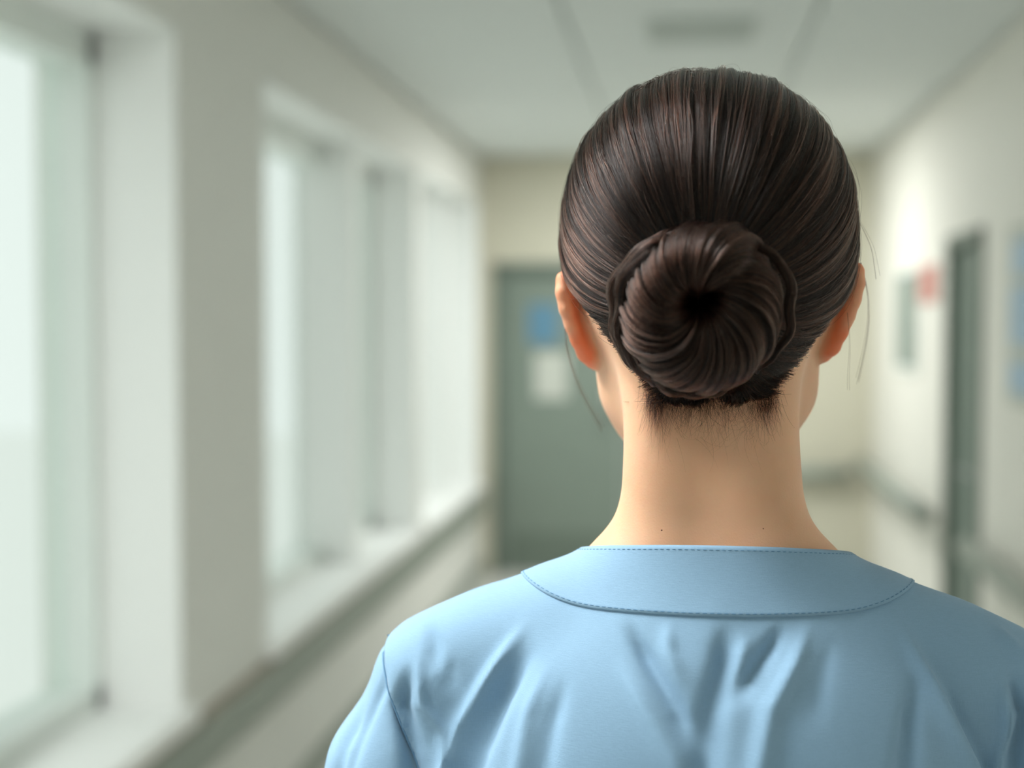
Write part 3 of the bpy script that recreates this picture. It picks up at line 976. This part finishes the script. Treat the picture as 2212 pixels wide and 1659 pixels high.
def keep(p):
    """positive where hair grows: behind the face and above the nape"""
    x, y, z = p[..., 0], p[..., 1], p[..., 2]
    face = (0.012 + (z - 1.615) * 1.0) - y
    nape = z - np.maximum(1.5605 + 0.0020 * np.sin(x * 160 + 1.0) + 0.0016 * np.sin(x * 410), 1.5675 + 1.3 * (np.abs(x - 0.0015) - 0.031))
    return np.minimum(face, nape)

BD = unit(np.array((-0.004, -0.103, -0.030)))
BU = unit(np.array((0, 0, 1.0)) - BD * BD[2])
BR = np.cross(BD, BU); BR = BR * np.sign(BR[0])
def polar(r, a):
    return np.cos(r)[..., None] * BD + np.sin(r)[..., None] * (np.cos(a)[..., None] * BU + np.sin(a)[..., None] * BR)

def flow(a0, r):
    """strands sweep down from the crown, then in towards the bun"""
    c = 0.34 * np.sin(np.abs(a0)) ** 1.0
    w = np.clip((r - 0.25) / 1.5, 0, 1.3) ** 0.85
    return a0 * (1 - c * w)

# underlayer cap
u = np.linspace(0, 2 * math.pi, 121)[:-1]; v_ = np.linspace(0.0, 2.55, 100)
A, Rr = np.meshgrid(u - math.pi, v_)
cp_ = on_head(polar(Rr, A), np.full(A.shape, -0.0012))
nA = len(u)
cf = []
for i in range(len(v_) - 1):
    for j in range(nA):
        j2 = (j + 1) % nA
        cf.append((i * nA + j, i * nA + j2, (i + 1) * nA + j2, (i + 1) * nA + j))
cv, cpoly = clip(cp_.reshape(-1, 3), cf, (keep(cp_) - 0.002).reshape(-1))
hair = mesh_obj('hair', cv, cpoly, M['hairbase'], person, 0.001)

def wobble(n, m, amp, waves):
    t = np.linspace(0, 1, m)[None, :]
    o = np.zeros((n, m))
    for k in range(1, waves + 1):
        o += rng.normal(0, 1, (n, 1)) / k * np.sin(math.pi * k * t * rng.uniform(0.6, 1.4, (n, 1)) + rng.uniform(0, 6.28, (n, 1)))
    return o * amp

# locks: smooth random height and hue along the comb angle
lk_f = np.concatenate([rng.uniform(8, 22, 6), rng.uniform(30, 75, 8), rng.uniform(90, 190, 8)])
lk_p = rng.uniform(0, 6.28, len(lk_f))
lk_a = np.concatenate([np.full(6, 0.25), np.full(8, 0.30), np.full(8, 0.22)])
def locks(a, r):
    o = np.zeros(np.broadcast(a, r).shape)
    for f_, p_, am in zip(lk_f, lk_p, lk_a):
        o += am * np.sin(f_ * a + p_ + 1.3 * np.sin(r * 2.1 + p_ * 3))
    return o

def comb(n, m, lift0, lift1, jit, full=0.8, spread=1.0):
    K = 620
    ck = rng.integers(0, K, n)
    cl_a = (np.arange(K) + rng.uniform(-0.4, 0.4, K)) / K * 2 * math.pi - math.pi
    a0 = cl_a[ck] + rng.normal(0, 0.42 * 2 * math.pi / K, n) * spread
    a0 = np.where(rng.uniform(0, 1, n) < 0.15, rng.uniform(-math.pi, math.pi, n), a0)
    cl_h = rng.normal(0, 0.00045, K)
    cl_w = wobble(K, m, 0.010, 3)
    rr = np.linspace(0.22, 2.6, 52)
    P = on_head(polar(np.broadcast_to(rr, (n, 52)), flow(a0[:, None], rr[None, :])), np.zeros((n, 52)))
    bad = keep(P) < 0
    bad[:, 0] = False
    first = np.where(bad.any(1), bad.argmax(1), 51)
    rlim = rr[np.maximum(first, 1)]
    ok = first > 3
    lon = rng.uniform(0, 1, n) < full
    st = np.where(lon, rlim - np.abs(rng.normal(0, 0.05, n)), 0.3 + (rlim - 0.3) * rng.uniform(0.25, 1, n))
    st = np.where(np.abs(a0) > 1.9, st - np.abs(rng.normal(0, 0.07, n)), st)
    en = np.full(n, 0.22) + rng.uniform(0, 0.05, n)
    en = np.where(lon, en, en + (st - en) * rng.uniform(0, 0.4, n))
    st = np.maximum(st, en + 0.05)
    t = np.linspace(0, 1, m)[None, :]
    r = st[:, None] + (en - st)[:, None] * t
    a = flow(a0[:, None], r) + (cl_w[ck] + wobble(n, m, jit, 3)) / np.maximum(np.sin(r), 0.3)
    lay = rng.uniform(0, 1, (n, 1)) ** 1.5
    h = lift0 + (lift1 - lift0) * lay + 0.00080 * locks(a0[:, None], r) + cl_h[ck][:, None]
    h = h * (0.55 + 0.45 * np.clip((r - 0.25) / 0.7, 0, 1))
    return on_head(polar(r[ok], a[ok]), h[ok])

P1 = comb(46000, 22, 0.0002, 0.0016, 0.006)
strands('combed_strands', P1, rng.uniform(0.00005, 0.00011, len(P1)), M['hair'], hair)
P3 = comb(3600, 22, 0.0012, 0.0021, 0.010, 0.55)
strands('sheen_strands', P3, rng.uniform(0.00009, 0.00017, len(P3)), M['hair_sheen'], hair)  # layer of paler strands standing in for lit streaks on the head
P2 = comb(700, 22, 0.0018, 0.0030, 0.035, 0.4)
lift_ = np.abs(wobble(len(P2), 22, 0.0007, 2))
P2 = P2 + unit(P2 - HO) * lift_[..., None]
strands('flyaway_strands', P2, 0.00004, M['hair'], hair)

# ---- the bun
BC = np.array((-0.0035, -0.106, 1.6070))
BN = unit(np.array((0.02, -1.0, -0.02)))
BX = unit(np.array((1.0, 0, 0)) - BN * BN[0]); BZ = np.cross(BN, BX); BZ = BZ * np.sign(BZ[2])
RB, rB, dB = 0.0193, 0.0148, 0.0210
def saw(u):
    t = ((u - 0.85) % (2 * math.pi)) / (2 * math.pi)
    f_ = 1 - 2 * t
    return f_ * np.clip(t / 0.045, 0, 1) * np.clip((1 - t) / 0.02, 0, 1)
def bun_pt(u, v, lift):
    r = rB * (1 + 0.13 * saw(u)) + lift
    dd = dB * (1 + 0.22 * saw(u)) + lift
    rad = RB * (1 + 0.05 * np.sin(u * 2 + 0.6)) + r * np.cos(v)
    q = (rad * np.cos(u))[..., None] * BX + (rad * np.sin(u) * 1.09)[..., None] * BZ + (dd * np.sin(v))[..., None] * BN
    off = -0.0022 * np.clip(np.cos(v), -1, 0)          # the hole sits left of centre
    return BC + q - off[..., None] * BX + 1.6 * off[..., None] * BZ
uu = np.linspace(0, 2 * math.pi, 97)[:-1]; vv = np.linspace(0, 2 * math.pi, 41)[:-1]
A, B_ = np.meshgrid(uu, vv, indexing='ij')
bp_ = bun_pt(A, B_, np.full(A.shape, -0.0010)).reshape(-1, 3)
bf = []
for i in range(96):
    for j in range(40):
        bf.append((i * 40 + j, ((i + 1) % 96) * 40 + j, ((i + 1) % 96) * 40 + (j + 1) % 40, i * 40 + (j + 1) % 40))
bun = mesh_obj('hair_bun', bp_, bf, M['hairbase'], person)
# plug that closes the hole in the depth
n, m = 24000, 22
KB = 150
bk = rng.integers(0, KB, n)
u0 = (np.arange(KB) + rng.uniform(-0.4, 0.4, KB))[bk] / KB * 2 * math.pi + rng.normal(0, 0.40 * 2 * math.pi / KB, n)
bk_h = rng.normal(0, 0.0006, KB)
t = np.linspace(0, 1, m)[None, :]
v0 = rng.uniform(3.3, 3.9, (n, 1)); v1 = rng.uniform(-1.2, -0.5, (n, 1))
shortm = rng.uniform(0, 1, (n, 1)) < 0.25
v0 = np.where(shortm, rng.uniform(1.6, 3.4, (n, 1)), v0)
v = v0 + (v1 - v0) * t
tw = 0.42 + 0.10 * np.sin(u0[:, None] * 2 + 1)
ua = u0[:, None] + tw * (v - 1.2) + wobble(n, m, 0.012, 3) + wobble(KB, m, 0.03, 2)[bk]
lkb_f = rng.integers(7, 60, 14); lkb_p = rng.uniform(0, 6.28, 14)
hl = sum(0.22 * np.sin(f_ * u0[:, None] + p_ + 0.8 * np.sin(v * 1.3 + p_)) for f_, p_ in zip(lkb_f, lkb_p))
h = 0.0003 + 0.0012 * rng.uniform(0, 1, (n, 1)) ** 1.5 + 0.0010 * hl + bk_h[bk][:, None]
strands('bun_strands', bun_pt(ua, v, h), 0.000075, M['hair'], bun)
sel_ = slice(0, 3000)
strands('sheen_strands', bun_pt(ua[sel_] + wobble(3000, m, 0.02, 3), v[sel_], h[sel_] + 0.0008), rng.uniform(0.00009, 0.00016, 3000), M['hair_sheen'], bun)  # bun highlights, put into the strand colour
n = 260
u0 = rng.uniform(0, 2 * math.pi, n)
v = rng.uniform(1.2, 2.6, (n, 1)) + (rng.uniform(-1.6, -0.6, (n, 1))) * t
strands('bun_flyaways', bun_pt(u0[:, None] + 0.42 * (v - 1.2) + wobble(n, m, 0.10, 2), v, 0.0012 + np.abs(wobble(n, m, 0.0012, 2)) + 0.0026 * t ** 2 * rng.uniform(0, 1, (n, 1))), 0.00004, M['hair'], bun)

# tresses wound round the bun
def tress(cps, width, n, twist, name):
    cps = np.array(cps)
    m = 26
    tt = np.linspace(0, 1, m)
    k = np.linspace(0, 1, len(cps))
    # smooth interpolation through the control points
    def cr(x):
        i = np.clip((x * (len(cps) - 1)).astype(int), 0, len(cps) - 2)
        f_ = x * (len(cps) - 1) - i
        p0 = cps[np.maximum(i - 1, 0)]; p1 = cps[i]; p2 = cps[i + 1]; p3 = cps[np.minimum(i + 2, len(cps) - 1)]
        f_ = f_[:, None]
        return 0.5 * ((2 * p1) + (-p0 + p2) * f_ + (2 * p0 - 5 * p1 + 4 * p2 - p3) * f_ ** 2 + (-p0 + 3 * p1 - 3 * p2 + p3) * f_ ** 3)
    c = cr(tt) + unit(cr(tt) - BC) * (0.0007 * np.sin(tt * 19 + len(cps)) + 0.0006 * np.sin(tt * 31))[:, None]
    T_ = unit(np.gradient(c, axis=0))
    n1 = unit(np.cross(T_, np.broadcast_to(BN, T_.shape))); n2 = np.cross(T_, n1)
    ph = rng.integers(0, 7, (n, 1)) * 6.28 / 7 + rng.normal(0, 0.22, (n, 1)); rad = 0.55 + 0.5 * rng.uniform(0, 1, (n, 1)) - 0.5 * (np.abs(rng.normal(0, 0.5, (n, 1))) > 0.9)
    prof = (np.sin(np.pi * (0.12 + 0.80 * tt)) ** 0.6)[None, :]
    an = ph + twist * tt[None, :] + wobble(n, m, 0.25, 2)
    w_ = width * prof * rad * (1 + wobble(n, m, 0.16, 2))
    P = c[None] + (w_ * np.cos(an))[..., None] * n1[None] + (0.75 * w_ * np.sin(an))[..., None] * n2[None]
    k_ = int(n * 0.5)
    strands(name, P[:k_], 0.000075, M['hair'], bun)
    return strands(name, P[k_:], 0.00010, M['hair_sheen'], bun)  # paler half imitates strands catching the light
def ring(deg, rad, dep):
    a = math.radians(deg)
    return BC + rad * math.cos(a) * BX + rad * math.sin(a) * 1.06 * BZ + dep * BN
tress([ring(96, 0.0300, 0.010), ring(120, 0.0330, 0.010), ring(145, 0.0345, 0.009), ring(170, 0.0355, 0.006), ring(195, 0.0362, 0.001), ring(218, 0.0378, -0.006), ring(238, 0.0395, -0.015)], 0.0050, 2200, 4.5, 'wound_tress')
tress([ring(110, 0.0335, 0.000), ring(135, 0.0365, 0.000), ring(160, 0.0385, -0.002), ring(185, 0.0392, -0.005), ring(210, 0.0392, -0.010), ring(228, 0.0395, -0.016)], 0.0042, 1600, 2.5, 'wound_tress')
tress([ring(70, 0.0330, 0.006), ring(50, 0.0365, 0.008), ring(30, 0.0392, 0.007), ring(8, 0.0402, 0.004), ring(-14, 0.0398, 0.000), ring(-32, 0.0390, -0.006), ring(-48, 0.0380, -0.014)], 0.0019, 600, 4.0, 'wound_tress')
tress([ring(205, 0.0340, 0.003), ring(228, 0.0352, 0.001), ring(250, 0.0358, -0.003), ring(272, 0.0355, -0.006), ring(295, 0.0345, -0.010)], 0.0042, 1500, 2.0, 'wound_tress')

# ---- short ends below the bun, soft hair on the nape, wisps by the ears
def skin_hug(P, off):
    sh = P.shape
    q = P.reshape(-1, 3); o = np.broadcast_to(off, sh[:-1]).reshape(-1)
    for _ in range(2):
        q = q - body_near.grad(q) * (body_near.at(q) - o)[:, None]
    return q.reshape(sh)
def nape(n, m, x, z, ln, ang, curl, lift, name, rad):
    t = np.linspace(0, 1, m)[None, :]
    an = ang[:, None] + curl[:, None] * t
    ds = ln[:, None] / (m - 1)
    dx = np.cumsum(np.sin(an) * ds, 1); dz = -np.cumsum(np.cos(an) * ds, 1)
    P = np.stack([x[:, None] + dx, np.full((n, m), -0.075), z[:, None] + dz], -1)
    P = skin_hug(P, lift[:, None] * (0.3 + t) + 0.0003)
    taper = rad * (1 - 0.75 * t) * np.ones((n, 1))
    return strands(name, P, taper, M['hair'], hair)
n = 720
x = np.concatenate([rng.normal(-0.029, 0.006, 170), rng.normal(-0.004, 0.008, 260), rng.normal(0.032, 0.006, 170), rng.uniform(-0.036, 0.038, 120)])
z = 1.5645 - rng.uniform(0, 0.006, n) + 0.10 * np.clip(np.abs(x) - 0.03, 0, 1)
ln = 0.004 + 0.014 * rng.uniform(0, 1, n) ** 1.6
nape(n, 10, x, z, ln, rng.normal(0, 0.55, n) + x * 5, rng.normal(0, 0.9, n), rng.uniform(0.0005, 0.005, n), 'nape_ends', 0.00006)
n = 230
x = np.concatenate([rng.normal(-0.026, 0.006, 70), rng.normal(0.000, 0.010, 70), rng.normal(0.022, 0.008, 90)])
z = 1.560 - 0.016 * rng.uniform(-0.2, 1, n) ** 2
nape(n, 12, x, z, 0.005 + 0.016 * rng.uniform(0, 1, n) ** 1.5, rng.normal(0, 0.6, n) + np.where(x > 0.012, -0.6, 0.2), rng.normal(0, 1.5, n), rng.uniform(0.0002, 0.0012, n), 'nape_fuzz', 0.000026)
n = 260
x = rng.choice([-1, 1], n) * rng.uniform(0.036, 0.050, n) + 0.002
z = 1.566 + (np.abs(x) - 0.036) * 1.4 - rng.uniform(0, 0.012, n)
nape(n, 10, x, z, rng.uniform(0.006, 0.018, n), rng.normal(0, 0.4, n) - np.sign(x) * 0.5, rng.normal(0, 0.6, n), rng.uniform(0.0002, 0.001, n), 'nape_fuzz', 0.000024)

W = []
def wisp(pts, k, sp):
    pts = np.array(pts, float)
    m = 16
    tt = np.linspace(0, len(pts) - 1, m)
    base = np.stack([np.interp(tt, range(len(pts)), pts[:, d]) for d in range(3)], -1)
    for _ in range(6):
        base[1:-1] = 0.5 * base[1:-1] + 0.25 * (base[:-2] + base[2:])
    for i in range(k):
        d = rng.normal(0, sp, 3)
        f_ = np.linspace(0.15, 1, m)[:, None]
        W.append(base + d * f_)
wisp([(-0.073, -0.012, 1.612), (-0.077, -0.004, 1.597), (-0.0745, 0.0, 1.582), (-0.069, 0.0, 1.566), (-0.062, 0.002, 1.553), (-0.056, 0.002, 1.543)], 7, 0.0010)
wisp([(0.079, -0.010, 1.632), (0.083, -0.008, 1.618), (0.0845, -0.004, 1.604), (0.083, 0.0, 1.588), (0.079, 0.0, 1.570)], 5, 0.0009)
wisp([(0.071, -0.022, 1.606), (0.073, -0.020, 1.590), (0.0725, -0.016, 1.574), (0.073, -0.014, 1.566)], 2, 0.0006)
wisp([(0.077, -0.012, 1.655), (0.085, -0.012, 1.640), (0.088, -0.010, 1.624)], 3, 0.0008)
strands('ear_wisps', np.array(W), 0.00005, M['hair'], hair)
# tuft at the parting on the crown
n = 90
d0 = unit(np.array((-0.026, -0.035, 0.086)) + rng.normal(0, 0.0035, (n, 3)))
d1 = unit(np.array((-0.026, -0.035, 0.086)) + np.stack([rng.normal(0, 0.016, n), rng.normal(-0.008, 0.008, n), np.zeros(n)], -1))
t = np.linspace(0, 1, 10)[None, :, None]
D = unit(d0[:, None] * (1 - t) + d1[:, None] * t)
P = HO + D * (hair_radius(D) + 0.0008 + 0.0030 * np.sin(math.pi * t[..., 0] * 0.8) * rng.uniform(0.2, 1, (n, 1)))[..., None]
strands('crown_tuft', P, 0.00006, M['hair'], hair)
